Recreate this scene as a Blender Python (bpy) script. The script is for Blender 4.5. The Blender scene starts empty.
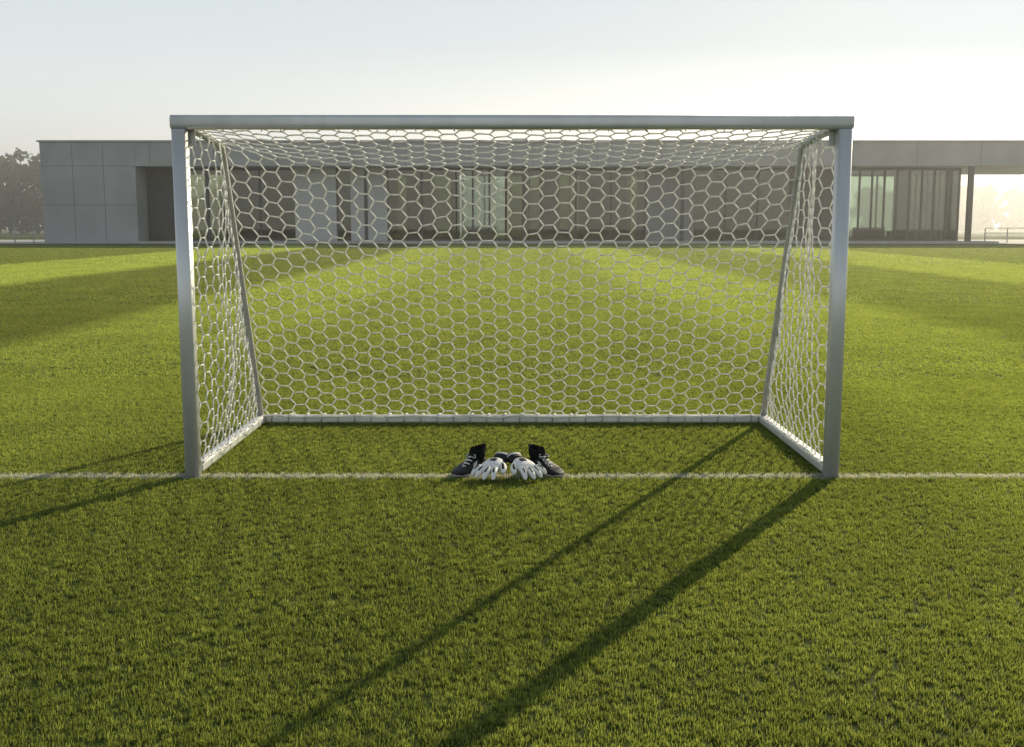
import bpy, bmesh, math, random
import numpy as np
from mathutils import Vector, Matrix, noise
random.seed(7); rng=np.random.default_rng(7)
S=bpy.context.scene
C=S.collection

# ---------------- helpers ----------------
def new_mat(name):
    m=bpy.data.materials.new(name); m.use_nodes=True
    nt=m.node_tree; nt.nodes.clear()
    out=nt.nodes.new('ShaderNodeOutputMaterial')
    return m,nt,out
def N(nt,t,**k):
    n=nt.nodes.new(t)
    for a,b in k.items(): setattr(n,a,b)
    return n
def pbr(name,col,rough=.6,metal=0.,nscale=20.,namp=.12,bump=0.,bscale=80.,spec=.5,coord='Object',stretch=(1,1,1),transl=0.):
    m,nt,out=new_mat(name)
    p=N(nt,'ShaderNodeBsdfPrincipled')
    p.inputs['Roughness'].default_value=rough; p.inputs['Metallic'].default_value=metal
    p.inputs['Specular IOR Level'].default_value=spec
    tc=N(nt,'ShaderNodeTexCoord'); mp=N(nt,'ShaderNodeMapping'); mp.inputs['Scale'].default_value=stretch
    nt.links.new(tc.outputs[coord],mp.inputs[0])
    nz=N(nt,'ShaderNodeTexNoise'); nz.inputs['Scale'].default_value=nscale; nz.inputs['Detail'].default_value=6
    nt.links.new(mp.outputs[0],nz.inputs['Vector'])
    r=N(nt,'ShaderNodeMapRange'); r.inputs[1].default_value=.25; r.inputs[2].default_value=.75
    r.inputs[3].default_value=1-namp; r.inputs[4].default_value=1+namp
    nt.links.new(nz.outputs[0],r.inputs[0])
    mx=N(nt,'ShaderNodeVectorMath',operation='SCALE'); mx.inputs[0].default_value=col[:3]
    nt.links.new(r.outputs[0],mx.inputs['Scale']); nt.links.new(mx.outputs[0],p.inputs['Base Color'])
    if bump>0:
        n2=N(nt,'ShaderNodeTexNoise'); n2.inputs['Scale'].default_value=bscale; n2.inputs['Detail'].default_value=4
        nt.links.new(mp.outputs[0],n2.inputs['Vector'])
        b=N(nt,'ShaderNodeBump'); b.inputs['Strength'].default_value=bump; b.inputs['Distance'].default_value=.01
        nt.links.new(n2.outputs[0],b.inputs['Height']); nt.links.new(b.outputs[0],p.inputs['Normal'])
    if transl>0:
        t=N(nt,'ShaderNodeBsdfTranslucent'); nt.links.new(mx.outputs[0],t.inputs[0])
        ms=N(nt,'ShaderNodeMixShader'); ms.inputs[0].default_value=transl
        nt.links.new(p.outputs[0],ms.inputs[1]); nt.links.new(t.outputs[0],ms.inputs[2]); nt.links.new(ms.outputs[0],out.inputs[0])
    else: nt.links.new(p.outputs[0],out.inputs[0])
    return m
def empty(name,loc=(0,0,0),rotz=0):
    e=bpy.data.objects.new(name,None); e.location=loc; e.rotation_euler=(0,0,rotz); C.objects.link(e); return e
def mesh_obj(name,verts,faces,mats,parent=None,smooth=False,fm=None):
    me=bpy.data.meshes.new(name); me.from_pydata(verts,[],faces); 
    for m in (mats if isinstance(mats,(list,tuple)) else [mats]): me.materials.append(m)
    if fm: me.polygons.foreach_set('material_index',fm)
    if smooth: me.polygons.foreach_set('use_smooth',[len(p.vertices)<7 for p in me.polygons])
    me.update()
    o=bpy.data.objects.new(name,me); C.objects.link(o)
    if parent: o.parent=parent
    return o
def box(name,x0,x1,y0,y1,z0,z1,mat,parent=None,bevel=0.):
    v=[(x0,y0,z0),(x1,y0,z0),(x1,y1,z0),(x0,y1,z0),(x0,y0,z1),(x1,y0,z1),(x1,y1,z1),(x0,y1,z1)]
    f=[(0,3,2,1),(4,5,6,7),(0,1,5,4),(1,2,6,5),(2,3,7,6),(3,0,4,7)]
    o=mesh_obj(name,v,f,mat,parent)
    if bevel:
        b=o.modifiers.new('bev','BEVEL'); b.width=bevel; b.segments=4
        o.data.polygons.foreach_set('use_smooth',[True]*6); b.harden_normals=True
    return o
class MB:
    def __init__(s): s.v=[];s.f=[];s.m=[]
    def box(s,x0,x1,y0,y1,z0,z1,mi=0):
        b=len(s.v)
        s.v+=[(x0,y0,z0),(x1,y0,z0),(x1,y1,z0),(x0,y1,z0),(x0,y0,z1),(x1,y0,z1),(x1,y1,z1),(x0,y1,z1)]
        s.f+=[tuple(b+i for i in q) for q in [(0,3,2,1),(4,5,6,7),(0,1,5,4),(1,2,6,5),(2,3,7,6),(3,0,4,7)]]
        s.m+=[mi]*6
    def loft(s,secs,n=16,mi=0,cap=True,mfun=None):
        b=len(s.v)
        for (c,r,u,rx,ry,pw) in secs:
            c=Vector(c);r=Vector(r);u=Vector(u)
            for k in range(n):
                a=2*math.pi*k/n; ca,sa=math.cos(a),math.sin(a)
                e=2/pw
                px=math.copysign(abs(ca)**e,ca)*rx; py=math.copysign(abs(sa)**e,sa)*ry
                s.v.append(tuple(c+r*px+u*py))
        for i in range(len(secs)-1):
            for k in range(n):
                k2=(k+1)%n
                s.f.append((b+i*n+k,b+i*n+k2,b+(i+1)*n+k2,b+(i+1)*n+k))
                s.m.append(mfun(i,k) if mfun else mi)
        if cap:
            s.f.append(tuple(b+k for k in range(n))[::-1]); s.m.append(mi)
            e0=b+(len(secs)-1)*n
            s.f.append(tuple(e0+k for k in range(n))); s.m.append(mi)
    def tube(s,pts,rad,n=6,mi=0,flat=1.,upref=(0,0,1),pw=2.,taper=None):
        pts=[Vector(p) for p in pts]; secs=[]
        for i,p in enumerate(pts):
            d=(pts[min(i+1,len(pts)-1)]-pts[max(i-1,0)]).normalized()
            up=Vector(upref)
            if abs(d.dot(up))>.98: up=Vector((0,1,0))
            r=d.cross(up).normalized(); u=r.cross(d).normalized()
            rr=rad*(taper[i] if taper else 1)
            secs.append((p,r,u,rr,rr*flat,pw))
        s.loft(secs,n,mi)
    def obj(s,name,mats,parent=None,smooth=True,sub=0):
        o=mesh_obj(name,s.v,s.f,mats,parent,smooth,s.m)
        if sub:
            m=o.modifiers.new('sub','SUBSURF'); m.levels=sub; m.render_levels=sub
        return o

# ---------------- camera ----------------
cam=bpy.data.cameras.new('camera'); co=bpy.data.objects.new('camera',cam); C.objects.link(co)
co.location=(0,-7.6,1.765); co.rotation_euler=(math.radians(90-7.7),0,0)
cam.sensor_width=36; cam.lens=36*1100/1024; cam.clip_end=6000; cam.clip_start=.05
S.camera=co
# ---------------- light ----------------
AZ=math.radians(31); EL=math.radians(21)
sd=Vector((math.sin(AZ)*math.cos(EL),math.cos(AZ)*math.cos(EL),math.sin(EL)))
sl=bpy.data.lights.new('sun','SUN'); so=bpy.data.objects.new('sun',sl); C.objects.link(so)
sl.energy=5; sl.angle=math.radians(.55); sl.color=(1,.88,.64)
so.rotation_euler=sd.to_track_quat('Z','Y').to_euler(); so.location=(40,60,50)
w=bpy.data.worlds.new('World'); S.world=w; w.use_nodes=True
nt=w.node_tree; bg=nt.nodes['Background']
sk=nt.nodes.new('ShaderNodeTexSky'); sk.sky_type='NISHITA'; sk.sun_disc=False
sk.sun_elevation=EL; sk.sun_rotation=AZ; sk.air_density=1.0; sk.dust_density=1.5; sk.ozone_density=1.0
# morning haze layer: veil over the sky, thick at the horizon, thinning overhead
tc=N(nt,'ShaderNodeTexCoord'); sp=N(nt,'ShaderNodeSeparateXYZ'); nt.links.new(tc.outputs['Generated'],sp.inputs[0])
hz=N(nt,'ShaderNodeValToRGB'); nt.links.new(sp.outputs[2],hz.inputs[0])
e=hz.color_ramp.elements; e[0].position=0; e[0].color=(.94,.94,.94,1); e[1].position=.75; e[1].color=(.15,.15,.15,1)
a=e.new(.22); a.color=(.93,.93,.93,1); a=e.new(.4); a.color=(.45,.45,.45,1)
mn=N(nt,'ShaderNodeVectorMath',operation='MINIMUM'); nt.links.new(sk.outputs[0],mn.inputs[0]); mn.inputs[1].default_value=(18.5,18.5,18.2)
hc=N(nt,'ShaderNodeValToRGB'); nt.links.new(sp.outputs[2],hc.inputs[0])
e=hc.color_ramp.elements; e[0].position=0; e[0].color=(.95,.935,.88,1); e[1].position=.22; e[1].color=(.73,.80,.83,1)
a=e.new(.09); a.color=(.86,.89,.88,1)
sc=N(nt,'ShaderNodeVectorMath',operation='SCALE'); nt.links.new(hc.outputs[0],sc.inputs[0]); sc.inputs['Scale'].default_value=9.6
mx=N(nt,'ShaderNodeMix',data_type='RGBA'); nt.links.new(hz.outputs[0],mx.inputs[0]); nt.links.new(mn.outputs[0],mx.inputs[6]); nt.links.new(sc.outputs[0],mx.inputs[7])
nt.links.new(mx.outputs[2],bg.inputs[0]); bg.inputs[1].default_value=.1
S.view_settings.view_transform='Standard'; S.view_settings.look='None'; S.view_settings.exposure=0

# ---------------- grass materials ----------------
def turf_color(nt, base_lo, base_hi, use_island=True):
    geo=N(nt,'ShaderNodeNewGeometry'); sep=N(nt,'ShaderNodeSeparateXYZ'); nt.links.new(geo.outputs['Position'],sep.inputs[0])
    n0=N(nt,'ShaderNodeTexNoise'); n0.inputs['Scale'].default_value=.35; n0.inputs['Detail'].default_value=4; nt.links.new(geo.outputs['Position'],n0.inputs['Vector'])
    wx=N(nt,'ShaderNodeMath',operation='MULTIPLY_ADD'); nt.links.new(n0.outputs[0],wx.inputs[0]); wx.inputs[1].default_value=1.0; nt.links.new(sep.outputs[0],wx.inputs[2])
    mr=N(nt,'ShaderNodeMapRange'); mr.inputs[1].default_value=-29.5; mr.inputs[2].default_value=30.5; nt.links.new(wx.outputs[0],mr.inputs[0])
    cr=N(nt,'ShaderNodeValToRGB'); nt.links.new(mr.outputs[0],cr.inputs[0])
    stops=[(-30,.75),(-22.8,.75),(-21.9,1.38),(-15.4,1.38),(-14.4,.66),(-7.9,.66),(-7,1.24),(-4,1.24),(-2.9,1.02),(2.9,1.02),(4.1,1.28),(7.2,1.28),(8.3,.86),(14.6,.86),(15.7,1.3),(22.2,1.3),(23.2,.86)]
    els=cr.color_ramp.elements
    while len(els)>1: els.remove(els[-1])
    els[0].position=0; els[0].color=(.375,)*3+(1,)
    for x,v in stops[1:]:
        e=els.new((x+30)/60); e.color=(v/2,)*3+(1,)
    n1=N(nt,'ShaderNodeTexNoise'); n1.inputs['Scale'].default_value=.9; n1.inputs['Detail'].default_value=5; nt.links.new(geo.outputs['Position'],n1.inputs['Vector'])
    r1=N(nt,'ShaderNodeMapRange'); r1.inputs[1].default_value=.3; r1.inputs[2].default_value=.7; r1.inputs[3].default_value=1.75; r1.inputs[4].default_value=2.35; nt.links.new(n1.outputs[0],r1.inputs[0])
    n4=N(nt,'ShaderNodeTexNoise'); n4.inputs['Scale'].default_value=22; n4.inputs['Detail'].default_value=2; nt.links.new(geo.outputs['Position'],n4.inputs['Vector'])
    r4=N(nt,'ShaderNodeMapRange'); r4.inputs[1].default_value=.32; r4.inputs[2].default_value=.68; r4.inputs[3].default_value=.78; r4.inputs[4].default_value=1.25; nt.links.new(n4.outputs[0],r4.inputs[0])
    mix=N(nt,'ShaderNodeMix',data_type='RGBA'); mix.inputs[6].default_value=(*base_lo,1); mix.inputs[7].default_value=(*base_hi,1)
    if use_island: nt.links.new(geo.outputs['Random Per Island'],mix.inputs[0])
    else:
        n3=N(nt,'ShaderNodeTexNoise'); n3.inputs['Scale'].default_value=25; n3.inputs['Detail'].default_value=4; nt.links.new(geo.outputs['Position'],n3.inputs['Vector']); nt.links.new(n3.outputs[0],mix.inputs[0])
    mu0=N(nt,'ShaderNodeMath',operation='MULTIPLY'); nt.links.new(cr.outputs[0],mu0.inputs[0]); nt.links.new(r1.outputs[0],mu0.inputs[1])
    mu1=N(nt,'ShaderNodeMath',operation='MULTIPLY'); nt.links.new(mu0.outputs[0],mu1.inputs[0]); nt.links.new(r4.outputs[0],mu1.inputs[1])
    # turf colour lightens beyond the goal mouth: painted-in backlit, hazy far-field glow
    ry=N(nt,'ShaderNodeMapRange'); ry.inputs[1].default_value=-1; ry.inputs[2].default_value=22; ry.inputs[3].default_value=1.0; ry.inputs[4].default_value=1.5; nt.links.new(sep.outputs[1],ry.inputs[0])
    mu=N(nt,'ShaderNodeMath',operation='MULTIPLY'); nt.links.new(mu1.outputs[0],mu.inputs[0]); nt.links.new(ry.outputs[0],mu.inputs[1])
    sc=N(nt,'ShaderNodeVectorMath',operation='SCALE'); nt.links.new(mix.outputs[2],sc.inputs[0]); nt.links.new(mu.outputs[0],sc.inputs['Scale'])
    nl=N(nt,'ShaderNodeTexNoise'); nl.inputs['Scale'].default_value=45; nl.inputs['Detail'].default_value=3; nt.links.new(geo.outputs['Position'],nl.inputs['Vector'])
    ab=N(nt,'ShaderNodeMath',operation='ABSOLUTE'); nt.links.new(sep.outputs[1],ab.inputs[0])
    ad=N(nt,'ShaderNodeMath',operation='MULTIPLY_ADD'); nt.links.new(nl.outputs[0],ad.inputs[0]); ad.inputs[1].default_value=.05; nt.links.new(ab.outputs[0],ad.inputs[2])
    lf=N(nt,'ShaderNodeMapRange'); lf.inputs[1].default_value=.075; lf.inputs[2].default_value=.095; lf.inputs[3].default_value=.8; lf.inputs[4].default_value=0; nt.links.new(ad.outputs[0],lf.inputs[0])
    m2=N(nt,'ShaderNodeMix',data_type='RGBA'); nt.links.new(lf.outputs[0],m2.inputs[0]); nt.links.new(sc.outputs[0],m2.inputs[6]); m2.inputs[7].default_value=(.42,.45,.53,1)
    return m2.outputs[2]
def grass_mat():
    m,nt,out=new_mat('grass_blades')
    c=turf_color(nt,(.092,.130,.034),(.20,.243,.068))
    d=N(nt,'ShaderNodeBsdfPrincipled'); d.inputs['Roughness'].default_value=.55; d.inputs['Specular IOR Level'].default_value=.4
    nt.links.new(c,d.inputs['Base Color'])
    t=N(nt,'ShaderNodeBsdfTranslucent'); 
    ts=N(nt,'ShaderNodeVectorMath',operation='MULTIPLY'); nt.links.new(c,ts.inputs[0]); ts.inputs[1].default_value=(1.85,1.65,.95); nt.links.new(ts.outputs[0],t.inputs[0])
    mx=N(nt,'ShaderNodeMixShader'); mx.inputs[0].default_value=.55
    nt.links.new(d.outputs[0],mx.inputs[1]); nt.links.new(t.outputs[0],mx.inputs[2]); nt.links.new(mx.outputs[0],out.inputs[0])
    return m
def ground_mat():
    m,nt,out=new_mat('turf_ground')
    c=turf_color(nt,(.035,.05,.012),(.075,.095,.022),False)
    d=N(nt,'ShaderNodeBsdfPrincipled'); d.inputs['Roughness'].default_value=.9; d.inputs['Specular IOR Level'].default_value=.05
    nt.links.new(c,d.inputs['Base Color'])
    nt.links.new(d.outputs[0],out.inputs[0]); return m
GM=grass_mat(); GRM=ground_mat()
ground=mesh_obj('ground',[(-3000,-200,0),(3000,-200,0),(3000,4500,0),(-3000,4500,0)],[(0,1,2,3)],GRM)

def tile_mesh(name,ntuft,per,h,wd):
    n=ntuft*per
    tx=rng.uniform(-.5,.5,ntuft);ty=rng.uniform(-.5,.5,ntuft); th=rng.uniform(.5,1.3,ntuft)
    cx=np.repeat(tx,per)+rng.normal(0,.009,n); cy=np.repeat(ty,per)+rng.normal(0,.009,n)
    hh=np.repeat(th,per)*h*rng.uniform(.6,1.15,n)
    ang=rng.uniform(0,2*np.pi,n); lean=np.abs(rng.normal(.28,.3,n)); 
    la=np.arctan2(cy-np.repeat(ty,per),cx-np.repeat(tx,per))+rng.normal(0,.5,n)
    dx=np.cos(la);dy=np.sin(la)
    wx=np.cos(ang)*wd/2; wy=np.sin(ang)*wd/2
    z1=hh*.55; o1=hh*.3*lean; z2=hh/np.sqrt(1+lean**2*.7); o2=hh*1.0*lean
    v=np.zeros((n,5,3))
    v[:,0]=np.stack([cx-wx,cy-wy,0*cx-.003],1); v[:,1]=np.stack([cx+wx,cy+wy,0*cx-.003],1)
    v[:,2]=np.stack([cx+wx*.85+dx*o1,cy+wy*.85+dy*o1,z1],1); v[:,3]=np.stack([cx-wx*.85+dx*o1,cy-wy*.85+dy*o1,z1],1)
    v[:,4]=np.stack([cx+dx*o2,cy+dy*o2,z2],1)
    v=v.reshape(-1,3)
    base=np.arange(n)*5
    loops=np.stack([base,base+1,base+2,base+3,base+3,base+2,base+4],1).reshape(-1)
    ls=np.stack([np.arange(n)*7,np.arange(n)*7+4],1).reshape(-1); lt=np.tile([4,3],n)
    me=bpy.data.meshes.new(name)
    me.vertices.add(len(v)); me.vertices.foreach_set('co',v.ravel())
    me.loops.add(len(loops)); me.loops.foreach_set('vertex_index',loops.astype(np.int32))
    me.polygons.add(len(ls)); me.polygons.foreach_set('loop_start',ls.astype(np.int32)); me.polygons.foreach_set('loop_total',lt.astype(np.int32))
    me.polygons.foreach_set('use_smooth',np.ones(len(ls),dtype=bool))
    me.update(); me.validate(); me.materials.append(GM); return me
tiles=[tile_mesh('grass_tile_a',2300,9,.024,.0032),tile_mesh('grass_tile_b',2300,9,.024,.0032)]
grass=empty('grass')
def lay(y0,y1,s,zs):
    y=y0
    while y<y1-1e-6:
        yc=y+s/2; half=(y+s+7.6)*.5+2.2; k=int(math.ceil(half/s))
        for i in range(-k,k):
            o=bpy.data.objects.new('tile',random.choice(tiles)); o.parent=grass
            o.location=((i+.5)*s,yc,0); o.scale=(s*1.02,s*1.02,zs)
            o.rotation_euler=(0,0,random.randrange(4)*math.pi/2); C.objects.link(o)
        y+=s
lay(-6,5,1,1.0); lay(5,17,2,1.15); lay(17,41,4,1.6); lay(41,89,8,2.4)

# ---------------- goal ----------------
ALU=pbr('brushed_aluminium',(.76,.76,.74),.4,.4,6,.10,.10,60,stretch=(1,1,.2))
ALUD=pbr('aluminium_frame',(.56,.56,.53),.48,.4,9,.15,.1,60)
NET=pbr('net_cord',(.9,.9,.87),.6,0,60,.06,transl=.4)
goal=empty('football_goal')
HW=2.30; PT=.10
def rprof(name,x0,x1,y0,y1,z0,z1,mat,bev): return box(name,x0,x1,y0,y1,z0,z1,mat,goal,bev)
for sgn,n in ((-1,'left_post'),(1,'right_post')):
    a,b=sorted((sgn*HW,sgn*(HW-PT)))
    m=MB(); cx=(a+b)/2
    m.loft([((cx,.005,0),(1,0,0),(0,1,0),.05,.055,4.5),((cx,.005,2.404),(1,0,0),(0,1,0),.05,.055,4.5)],48); m.obj(n,ALU,goal)
    rprof(n+'_net_rail',a+.035,b-.035,.0605,.072,.03,2.38,ALUD,.003)
m=MB(); m.loft([((-HW,.005,2.4525),(0,1,0),(0,0,1),.057,.0475,3.6),((HW,.005,2.4525),(0,1,0),(0,0,1),.057,.0475,3.6)],48); m.obj('crossbar',ALU,goal)
for s in (-1,1):
    rprof('corner_bracket',*sorted((s*(HW-.004),s*(HW-.135))),.0635,.069,2.30,2.49,ALUD,.002)
rprof('crossbar_net_rail',-HW+.14,HW-.14,.0625,.075,2.425,2.455,ALUD,.003)
XB=2.24; YE=1.05; ZE=2.36; YB=2.085
mb=MB()
for s in (-1,1):
    pts=[(s*XB,.05,2.43),(s*XB,.5,2.415),(s*XB,YE-.12,ZE+.025),(s*XB,YE-.03,ZE),(s*XB,YE+.03,ZE-.1)]
    for k in range(1,7): 
        t=k/6; pts.append((s*XB,YE+.03+(YB-YE-.03)*t,(ZE-.1)*(1-t)+.05*t))
    mb.tube(pts,.03,12)
mb.obj('stanchions',ALUD,goal)
for s,n in ((-1,'left_ground_bar'),(1,'right_ground_bar')):
    a,b=s*XB-.04,s*XB+.04
    rprof(n,a,b,.065,YB+.035,.015,.085,ALU,.018)
rprof('rear_ground_bar',-XB+.043,XB-.043,YB-.035,YB+.035,.013,.083,ALU,.018)

# net
net=MB()
def strand(p,q,r=.0058):
    net.tube([p,q],r,5)
def jit(p,a=.006):
    return Vector(p)+Vector((random.gauss(0,a),random.gauss(0,a),random.gauss(0,a)))
def cr_spline(P,t):
    n=len(P)-1; x=min(max(t,0),1)*n; i=min(int(x),n-1); u=x-i
    g=lambda k:P[min(max(k,0),n)]
    a,b,c,d=g(i-1),g(i),g(i+1),g(i+2)
    return .5*((2*b)+(c-a)*u+(2*a-5*b+4*c-d)*u*u+(3*b-a-3*c+d)*u**3)
def profile(x):
    k=max(0,1-abs(x/XB)**2.4)
    sag=.21*k
    P=[Vector((x,.08,2.43)),Vector((x,.36,2.42-.07*k)),Vector((x,.72,2.39-.15*k)),Vector((x,YE-.04-.05*k,ZE-.01-sag)),
       Vector((x,YE+.09-.06*k,2.08-.06*k)),Vector((x,YE+.33-.12*k,1.6)),Vector((x,YE+.6-.12*k,1.02)),Vector((x,YE+.82-.07*k,.5)),Vector((x,YB+.0,.075))]
    return P
cache={}
def surf(x,s):
    key=round(x,2)
    if key not in cache:
        P=profile(x); T=np.linspace(0,1,60); pts=[cr_spline(P,t) for t in T]
        L=[0]
        for i in range(1,60): L.append(L[-1]+(pts[i]-pts[i-1]).length)
        cache[key]=(T,np.array(L))
    T,L=cache[key]
    t=float(np.interp(s*L[-1],L,T))
    return cr_spline(profile(x),t)
LT=3.6
def wob(x,v):
    return Vector((.03*noise.noise(Vector((x*1.1,v*1.6,3))),.05*noise.noise(Vector((x*.9,v*.8,9))),.03*noise.noise(Vector((x*1.4,v*1.1,17)))))
def hexgrid(s,umin,umax,vmin,vmax):
    edges=set(); verts={}
    nc=int((umax-umin)/(1.5*s))+2; nr=int((vmax-vmin)/(math.sqrt(3)*s))+2
    for i in range(-1,nc+1):
        for j in range(-1,nr+1):
            cx=umin+i*1.5*s; cy=vmin+j*math.sqrt(3)*s+(math.sqrt(3)/2*s if i%2 else 0)
            ks=[]
            for k in range(6):
                a=math.pi/3*k; px=cx+s*math.cos(a); py=cy+s*math.sin(a)
                key=(round(px/s*4),round(py/s*4)); verts.setdefault(key,(px,py)); ks.append(key)
            for k in range(6):
                e=tuple(sorted((ks[k],ks[(k+1)%6]))); edges.add(e)
    return verts,edges
HS=.080
vs,es=hexgrid(HS,-XB,XB,0,LT)
pos={}
for k,(u,v) in vs.items():
    uc=min(max(u,-XB),XB); vc=min(max(v,0),LT)
    p=surf(uc,vc/LT)
    fade=min(1,(XB-abs(uc))*3)*min(1,vc*3)*min(1,(LT-vc)*3)
    pos[k]=(jit(p+wob(uc,vc)*fade,.0035*fade+.0005),not(-XB-1e-6<=u<=XB+1e-6),not(-1e-6<=v<=LT+1e-6))
for a,b in es:
    pa,pb=pos[a],pos[b]
    if (pa[1] and pb[1]) or (pa[2] and pb[2]): continue
    if (pa[0]-pb[0]).length<.01: continue
    strand(pa[0],pb[0])
def ymax(z):
    if z>ZE-.1: return YE+.0
    return YE+.03+(YB-YE-.03)*(1-(z-.05)/(ZE-.15))
for s in (-1,1):
    vs,es=hexgrid(HS,.08,YB,.08,2.41); pos={}
    for k,(u,v) in vs.items():
        zc=min(max(v,.08),2.41-.04*min(max(u,0),1)); ym=ymax(zc); yc=min(max(u,.08),ym)
        fade=min(1,(ym-yc)*3)*min(1,(yc-.07)*4)*min(1,(zc-.07)*3)
        xx=s*(2.25-.06*fade*(1+noise.noise(Vector((yc*2,zc*1.5,s*5)))))
        pos[k]=(jit((xx,yc,zc),.0035*fade+.0005),u<.08-1e-6,u>ym,v<.08-1e-6,v>2.41-.04*min(max(u,0),1))
    for a,b in es:
        pa,pb=pos[a],pos[b]
        if any(pa[i] and pb[i] for i in range(1,5)): continue
        if (pa[0]-pb[0]).length<.01: continue
        strand(pa[0],pb[0])
def cord(pts,r): net.tube(pts,r,6)
for off,r in ((0,.008),(1.7,.006),(3.1,.006)):
    cord([(x,YB-.045+.018*math.sin(x*9+off),.06+.022*noise.noise(Vector((x*4,off,0)))+.02) for x in np.linspace(-XB+.03,XB-.03,160)],r)
    for s in (-1,1):
        cord([(s*(XB-.03)+.012*math.sin(y*11+off),y,.085+.015*noise.noise(Vector((y*5,off,s)))) for y in np.linspace(.08,YB-.05,60)],r*.8)
for x in np.arange(-XB+.1,XB-.05,.147):
    net.tube([(x,YB-.045,.03),(x+.01,YB-.042,.088),(x+.02,YB+.0,.094),(x+.03,YB+.042,.088),(x+.035,YB+.045,.03)],.0055,5)
for x in np.arange(-XB+.12,XB-.1,.132):
    net.tube([(x,.078,2.44),(x+.006,.095,2.42),(x+.01,.085,2.40)],.006,5)
for s in (-1,1):
    cord([(s*2.25,.085,z) for z in np.linspace(.08,2.4,12)],.006)
    cord([(s*XB,ymax(z)-.0+.03*math.sin(z*26),z+.02) for z in np.linspace(.1,2.25,120)],.0055)
net.obj('net',NET,goal,smooth=True)

# ---------------- boots ----------------
BLK=pbr('boot_black',(.014,.014,.013),.5,0,40,.3,.3,250,spec=.25)
BSO=pbr('boot_sole',(.35,.34,.31),.5,0,30,.2)
BWH=pbr('boot_white',(.75,.74,.7),.5,0,40,.1)
KNIT=pbr('boot_knit',(.014,.014,.013),.9,0,90,.3,.8,400,spec=.15)
def boot(loc,rz,mirror):
    e=empty('football_boot',loc,rz); e.scale=(1.34,1.18,1.18)
    T=[(0.0,.022,.030,.060),(.012,.031,.016,.088),(.04,.036,.012,.105),(.08,.036,.012,.103),(.115,.037,.012,.092),(.15,.042,.012,.078),(.19,.048,.012,.063),(.225,.049,.012,.052),(.255,.043,.013,.044),(.278,.030,.015,.037),(.29,.014,.019,.030)]
    m=MB(); secs=[]
    for y,wd,zb,zt in T:
        off=mirror*.010*math.sin(y/.29*math.pi)
        secs.append(((off,y,(zb+zt)/2),(1,0,0),(0,0,1),wd,(zt-zb)/2,2.7))
    m.loft(secs,20)
    m.obj('upper',BLK,e,sub=1)
    m=MB()
    prof=[(.055,.060,.033,.046),(.056,.095,.034,.046),(.052,.118,.032,.044),(.047,.142,.033,.045),(.045,.152,.035,.047)]
    secs=[((0,y,z),(1,0,0),(0,1,-.28),rx,ry,2) for y,z,rx,ry in prof]
    secs+=[((0,.045,.151),(1,0,0),(0,1,-.28),.030,.041,2),((0,.05,.11),(1,0,0),(0,1,-.28),.027,.037,2)]
    m.loft(secs,20); m.obj('collar',KNIT,e,sub=1)
    m=MB(); m.tube([(0,.155,.082),(0,.125,.108),(0,.105,.135),(0,.1,.168)],.024,10,flat=.22,upref=(0,1,0),pw=2.4,taper=[.8,1,1.05,.9])
    m.obj('tongue',KNIT,e,sub=1)
    m=MB(); m.tube([(0,.004,.09),(0,-.003,.12),(0,-.008,.165)],.012,8,flat=.3,upref=(0,1,0)); m.obj('heel_tab',BLK,e)
    m=MB()
    for i in range(5):
        y=.125+i*.021; z=.1-.0155*i+.006; wdt=.022-.001*i
        m.tube([(-wdt,y,z-.006),(-wdt*.4,y+.005,z+.002),(wdt*.4,y+.008,z+.002),(wdt,y+.002,z-.006)],.0028,6)
        m.tube([(-wdt,y,z-.006),(0,y+.014,z+.001),(wdt,y+.021,z-.014)],.0026,6)
    m.tube([(0,.125,.112),(.022,.118,.122),(.034,.130,.108),(.012,.13,.108)],.0026,6); m.tube([(0,.125,.112),(-.024,.12,.12),(-.036,.134,.104),(-.012,.132,.107)],.0026,6)
    m.obj('laces',BWH,e)
    m=MB(); secs=[]
    for y,wd,zb,zt in T: secs.append(((mirror*.010*math.sin(y/.29*math.pi),y,.013+(0.006 if y>.27 or y<.005 else 0)),(1,0,0),(0,0,1),wd*1.0,.008,2.6))
    m.loft(secs,16)
    for (x,y) in ((-.024,.02),(.024,.02),(-.026,.065),(.026,.065),(-.035,.17),(.035,.17),(-.037,.215),(.037,.215),(-.02,.26),(.02,.26)):
        m.loft([((x,y,.010),(1,0,0),(0,1,0),.008,.008,2),((x,y,-.004),(1,0,0),(0,1,0),.005,.005,2)],8)
    m.obj('sole_plate',BSO,e)
    m=MB()
    def side(y,zf,sx):
        for i in range(len(T)-1):
            if T[i][0]<=y<=T[i+1][0]:
                t=(y-T[i][0])/(T[i+1][0]-T[i][0]); wd,zb,zt=[T[i][k]*(1-t)+T[i+1][k]*t for k in (1,2,3)]; break
        cz=zf*2-1; cc=(1-abs(cz)**2.7)**(1/2.7)
        return Vector((mirror*.010*math.sin(y/.29*math.pi)+sx*(wd*cc*1.0+.0005),y,(zb+zt)/2+cz*(zt-zb)/2))
    for sx in (-1,1):   # one plain pale side panel
        b=len(m.v); K=7; W=5
        for k in range(K):
            f=.14+.66*k/(K-1)
            for j in range(W): m.v.append(tuple(side(.105+.048*j/(W-1)*(1-.25*k/(K-1))-.022*(k/(K-1))+.02,f,sx)))
        for k in range(K-1):
            for j in range(W-1):
                a=b+k*W+j; m.f.append((a,a+1,a+W+1,a+W)); m.m.append(0)
    o=m.obj('side_panel',BWH,e); md=o.modifiers.new('s','SOLIDIFY'); md.thickness=.003; md.offset=0
    return e
boot((-.205,.22,.0),math.radians(180-36),1)
boot((.135,.22,.0),math.radians(180+38),-1)
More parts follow.
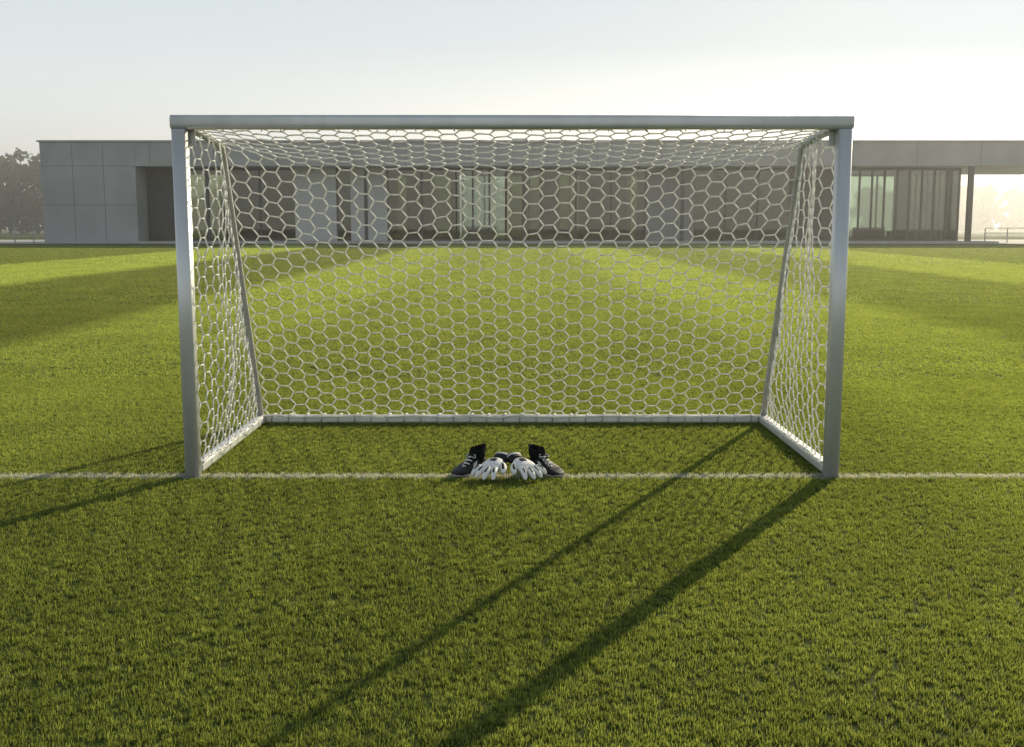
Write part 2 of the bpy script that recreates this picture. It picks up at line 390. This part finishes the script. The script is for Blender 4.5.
# ---------------- gloves ----------------
GW=pbr('glove_white',(.88,.86,.81),.65,0,60,.08,.5,120)
GB=pbr('glove_black',(.02,.021,.022),.6,0,60,.2,.4,120,spec=.3)
def glove(loc,rz,mirror,tilt=0):
    e=empty('goalkeeper_glove',loc,rz); e.rotation_euler=(tilt,0,rz); e.scale=(1.42,1.36,1.5)
    m=MB()
    m.loft([((0,-.075,.028),(1,0,0),(0,.1,1),.044,.026,2.6),((0,-.03,.03),(1,0,0),(0,0,1),.043,.025,2.6),((0,.0,.03),(1,0,0),(0,0,1),.038,.022,2.4)],16,1)
    m.loft([((0,-.060,.03),(1,0,0),(0,0,1),.047,.029,2.6),((0,-.02,.03),(1,0,0),(0,0,1),.045,.0275,2.6)],16,0)
    m.loft([((0,-.004,.03),(1,0,0),(0,0,1),.038,.022,2.4),((0,.03,.031),(1,0,0),(0,0,1),.047,.025,2.4),((0,.065,.032),(1,0,0),(0,0,1),.053,.026,2.6),((0,.095,.030),(1,0,0),(0,0,1),.053,.023,2.6),((0,.108,.027),(1,0,0),(0,0,1),.046,.016,2.4)],20,0)
    m.loft([((0,.012,.049),(1,0,0),(0,0,1),.018,.006,2.6),((0,.04,.053),(1,0,0),(0,0,1),.022,.007,2.6),((0,.062,.053),(1,0,0),(0,0,1),.022,.006,2.6)],12,1)
    fl=[(-.040,.082,-.30,.0145),(-.0135,.102,-.09,.0155),(.0135,.107,.08,.0155),(.040,.094,.26,.0150)]
    for i,(x,L,sp,r) in enumerate(fl):
        if mirror<0: L=fl[3-i][1]
        curl=random.uniform(.16,.30)
        pts=[];tp=[]
        for k in range(9):
            t=k/8; y=.088+L*t*math.cos(sp); xx=x+L*t*math.sin(sp); z=.032+.014*math.sin(t*2.4)-curl*.09*t*t
            pts.append((xx,y,max(z,.014))); tp.append([.9,1.02,1.05,1,1.03,1.0,.95,.8,.35][k])
        m.tube(pts,r,12,0,flat=.92,taper=tp)
        m.tube([(p[0],p[1],p[2]+r*.78) for p in pts[2:7]],r*.4,8,1,flat=.5)
    for a,b in ((0,1),(1,2),(2,3)):
        xa=(fl[a][0]+fl[b][0])/2; sp=(fl[a][2]+fl[b][2])/2
        m.tube([(xa,.09,.022),(xa+.03*math.sin(sp),.125,.022),(xa+.055*math.sin(sp),.148,.018)],.006,6,1)
    s=mirror
    pts=[(s*.030,.020,.03),(s*.052,.045,.032),(s*.072,.07,.031),(s*.083,.098,.026),(s*.086,.112,.023)]
    m.tube(pts,.0175,12,0,flat=.9,taper=[.8,1,1,.9,.4])
    m.tube([(p[0],p[1],p[2]+.013) for p in pts[1:4]],.008,8,1,flat=.5)
    m.obj('glove_body',[GW,GB],e,sub=1)
    return e
glove((-.09,.03,.07),math.radians(180-31),-1,math.radians(-16))
glove((.035,.02,.07),math.radians(180+34),1,math.radians(-16))

# ---------------- building ----------------
CON=pbr('concrete',(.38,.38,.37),.85,0,.35,.16,.3,6)
COND=pbr('dark_cladding',(.05,.05,.048),.6,0,2,.2)
CONL=pbr('pale_panel',(.5,.5,.48),.8,0,1,.08)
CONM=pbr('grey_panel',(.24,.24,.23),.8,0,1,.1)
FRM=pbr('window_frame_metal',(.05,.05,.048),.5,.4,5,.1)
PAV=pbr('paving',(.42,.41,.38),.85,0,1.5,.12)
def glass(name,tint,refl):
    m,nt,out=new_mat(name)
    t=N(nt,'ShaderNodeBsdfTransparent'); t.inputs[0].default_value=(*tint,1)
    g=N(nt,'ShaderNodeBsdfGlossy'); g.inputs['Roughness'].default_value=.02; g.inputs[0].default_value=(.7,.72,.66,1)
    fr=N(nt,'ShaderNodeFresnel'); fr.inputs[0].default_value=1.5
    ma=N(nt,'ShaderNodeMath',operation='MULTIPLY_ADD'); ma.inputs[1].default_value=.9; ma.inputs[2].default_value=refl; nt.links.new(fr.outputs[0],ma.inputs[0])
    mx=N(nt,'ShaderNodeMixShader'); nt.links.new(ma.outputs[0],mx.inputs[0]); nt.links.new(t.outputs[0],mx.inputs[1]); nt.links.new(g.outputs[0],mx.inputs[2])
    nt.links.new(mx.outputs[0],out.inputs[0]); return m
GLS=glass('glazing',(.70,.76,.72),.05)
GLD=glass('tinted_glazing',(.46,.50,.38),.04)
B=empty('clubhouse_building')
Y0=97.4; ZT=9.45; ZF=7.23
con=MB()
con.box(-44.3,-35.4,Y0,Y0+18,0,ZT-.01)
con.box(-35.4+.003,56,Y0+.03,Y0+18,ZF,ZT)
con.box(-44.5,56.2,Y0-.12,Y0+18.2,ZT+.003,ZT+.16)
con.obj('concrete_walls_and_roof',CON,B,smooth=False)
sm=MB()
for x in (-41.3,-38.4): sm.box(x-.014,x+.014,Y0-.008,Y0,0.1,ZT-.05)
for z in (ZF,3.6): sm.box(-44.3,-35.4,Y0-.006,Y0+.001,z-.014,z+.014)
for x in range(-34,56,6): sm.box(x-.014,x+.014,Y0+.02,Y0+.031,ZF+.02,ZT-.03)
sm.obj('panel_joints',COND,B,smooth=False)
YG=Y0+3.2
box('floor_slab',-35.3,45.5,Y0-1.5,Y0+18,.0,.22,PAV,B)
wall=MB(); fr=MB(); gl=MB()
def gbay(x0,x1,step,yy=YG,zt=ZF-.003,mi=0):
    n=max(1,round((x1-x0)/step)); 
    for i in range(n+1):
        x=x0+(x1-x0)*i/n; fr.box(x-.09,x+.09,yy-.09,yy+.09,.225,zt)
    fr.box(x0+.09,x1-.09,yy-.07,yy+.07,.226,.42); fr.box(x0+.09,x1-.09,yy-.07,yy+.07,zt-.25,zt-.002)
    gl.box(x0+.02,x1-.02,yy-.012,yy+.012,.3,zt-.1,mi)
segs=[(-35.3,-33,'w'),(-33,-31.4,'d'),(-31.4,-21,'h'),(-21,-17,'p'),(-17,-15.6,'h'),(-15.6,-12.1,'p'),(-12.1,-5.4,'h'),(-5.4,-.6,'o'),(-.6,13,'h'),(13,17.6,'m'),(17.6,27,'h'),(27,32.5,'d'),(32.5,43.4,'g')]
for a,b,t in segs:
    if t=='g': gbay(a,b,1.25)
    elif t=='h': gbay(a,b,3.2,mi=1)
    elif t=='o': gbay(a,b,1.6)
    elif t=='p': wall.box(a,b,YG-.6,YG+.3,.225,ZF-.004,0)
    elif t=='m': wall.box(a,b,YG-.6,YG+.3,.225,ZF-.004,2)
    elif t in 'dw': wall.box(a,b,YG-.3,YG+.25,.225,ZF-.005,1)
gbay(-30,-5.8,3.4,Y0+16.5,mi=1); gbay(-5.4,-.6,2.4,Y0+16.5); gbay(-.2,32.2,3.4,Y0+16.5,mi=1); gbay(32.5,43.4,3.6,Y0+16.5)
for a,b in ((-30,-22),(-20,-12.5),(-11,-8),(3,5),(7,12),(17,24),(24,34.6),(39.8,41.2)): wall.box(a,b,Y0+11,Y0+11.3,.225,ZF-.006,1)
for x in (-21.5,-12.2,-6,1.5,13,30): wall.box(x,x+.3,YG+1,Y0+10.9,.226,ZF-.007,1)
for a,b,h in ((-4.8,-1.6,1.6),(35,38,1.5),(38.5,41,1.1),(2,6,1.3),(8,11,1.5)): wall.box(a,b,Y0+8,Y0+9,.227,h,1)
wall.obj('wall_panels',[CONL,COND,CONM],B,smooth=False)
for i in range(9):
    y=YG+(Y0+16.5-YG)*i/8
    if 0<i<8: fr.box(43.31,43.49,y-.09,y+.09,.225,ZF-.006)
gl.box(43.39,43.41,YG+.1,Y0+16.4,.3,ZF-.1)
fr.obj('window_frames',FRM,B,smooth=False); gl.obj('window_glass',[GLS,GLD],B,smooth=False)
cm=MB()
for x in (43.2,): cm.box(x,x+.45,Y0+.4,Y0+.85,.225,ZF-.004)
for x in (-29,-14,1,16,31): cm.box(x,x+.3,Y0+.4,Y0+.7,.225,ZF-.004)
cm.obj('columns',COND,B,smooth=False)
path=mesh_obj('paved_path',[(-70,Y0-2.4,.024),(75,Y0-2.4,.024),(75,Y0+26,.024),(-70,Y0+26,.024)],[(0,1,2,3)],PAV)
RAIL=pbr('galvanised_steel',(.35,.36,.36),.5,.5,8,.1)
def railing(x0,x1,y,h,step):
    e=empty('railing'); m=MB()
    x=x0
    while x<=x1+.01: m.box(x-.04,x+.04,y-.04,y+.04,.02,h); x+=step
    for z in (h,h*.66,h*.33): m.box(x0,x1,y-.03,y+.03,z+.003,z+.07)
    m.obj('rails',RAIL,e,smooth=False)
railing(-75,-44.8,Y0+2,2.3,1.8); railing(46.5,80,Y0+4,1.4,2.2)
# ---------------- trees ----------------
def leafmat(name,col):
    m,nt,out=new_mat(name)
    d=N(nt,'ShaderNodeBsdfDiffuse'); t=N(nt,'ShaderNodeBsdfTranslucent'); g=N(nt,'ShaderNodeNewGeometry')
    r=N(nt,'ShaderNodeMapRange'); r.inputs[3].default_value=.6; r.inputs[4].default_value=1.4; nt.links.new(g.outputs['Random Per Island'],r.inputs[0])
    v=N(nt,'ShaderNodeVectorMath',operation='SCALE'); v.inputs[0].default_value=col; nt.links.new(r.outputs[0],v.inputs['Scale'])
    nt.links.new(v.outputs[0],d.inputs[0]); nt.links.new(v.outputs[0],t.inputs[0])
    mx=N(nt,'ShaderNodeMixShader'); mx.inputs[0].default_value=.4; nt.links.new(d.outputs[0],mx.inputs[1]); nt.links.new(t.outputs[0],mx.inputs[2]); nt.links.new(mx.outputs[0],out.inputs[0]); return m
BARK=pbr('bark',(.09,.075,.06),.9,0,3,.2)
def treeline(name,specs,mat,leaf):
    V=[];F=[];M=[]
    tr=MB()
    for (x,y,h) in specs:
        tr.tube([(x,y,0),(x+.2,y,h*.3),(x-.1,y,h*.75)],.35,6,taper=[1,.7,.25])
        for k in range(4):
            a=random.uniform(0,6.28); tr.tube([(x,y,h*(.3+.08*k)),(x+math.cos(a)*h*.2,y+math.sin(a)*h*.2,h*(.5+.08*k))],.14,5,taper=[1,.3])
        ncl=28
        for c in range(ncl):
            a=random.uniform(0,6.28); zz=random.uniform(.08,.98); rr=h*.34*math.sqrt(max(.05,1-((zz-.45)/.56)**2))*random.uniform(.3,1)
            cx,cy,cz=x+rr*math.cos(a),y+rr*math.sin(a),zz*h; cr=h*random.uniform(.06,.12)
            for l in range(40):
                d=Vector((random.gauss(0,1),random.gauss(0,1),random.gauss(0,1))).normalized()*cr*random.uniform(.5,1.15)
                p=Vector((cx,cy,cz))+d; s=leaf*random.uniform(.6,1.3)
                q=Matrix.Rotation(random.uniform(0,6.28),3,Vector((random.random(),random.random(),random.random()+.01)).normalized())
                b=len(V)
                for (i,j) in ((-1,-.6),(1,-.5),(.8,.6),(-.7,.7)): V.append(tuple(p+q@Vector((i*s,j*s,0))))
                F.append((b,b+1,b+2,b+3)); M.append(0)
    b=len(V); V+=tr.v; F+=[tuple(i+b for i in f) for f in tr.f]; M+=[1]*len(tr.f)
    return mesh_obj(name,V,F,[mat,BARK],None,False,M)
L1=leafmat('foliage_near_row',(.075,.11,.045)); L2=leafmat('foliage_far_row',(.08,.115,.06))
sp=[]
x=-155
while x<-76: sp.append((x,205+random.uniform(-10,10),random.uniform(13,16.2))); x+=random.uniform(1.8,3.2)
treeline('distant_trees',sp,L1,.5)
sp=[];x=-110
while x<360: sp.append((x,330+random.uniform(-18,18),random.uniform(10,15))); x+=random.uniform(3.6,5.6)
treeline('distant_trees',sp,L2,.7)
# ---------------- morning mist (real volumes lying over the pitch and the far fields) ----------------
def mist(x0,x1,y0,y1,z1,dens):
    m,nt,out=new_mat('mist')
    v=N(nt,'ShaderNodeVolumeScatter'); v.inputs['Color'].default_value=(1,1,1,1); v.inputs['Density'].default_value=dens; v.inputs['Anisotropy'].default_value=.6
    nt.links.new(v.outputs[0],out.inputs['Volume']); box('mist',x0,x1,y0,y1,-1,z1,m)
mist(-500,700,135,900,24,.0034)
mist(-150,180,6,134,14,.0007)
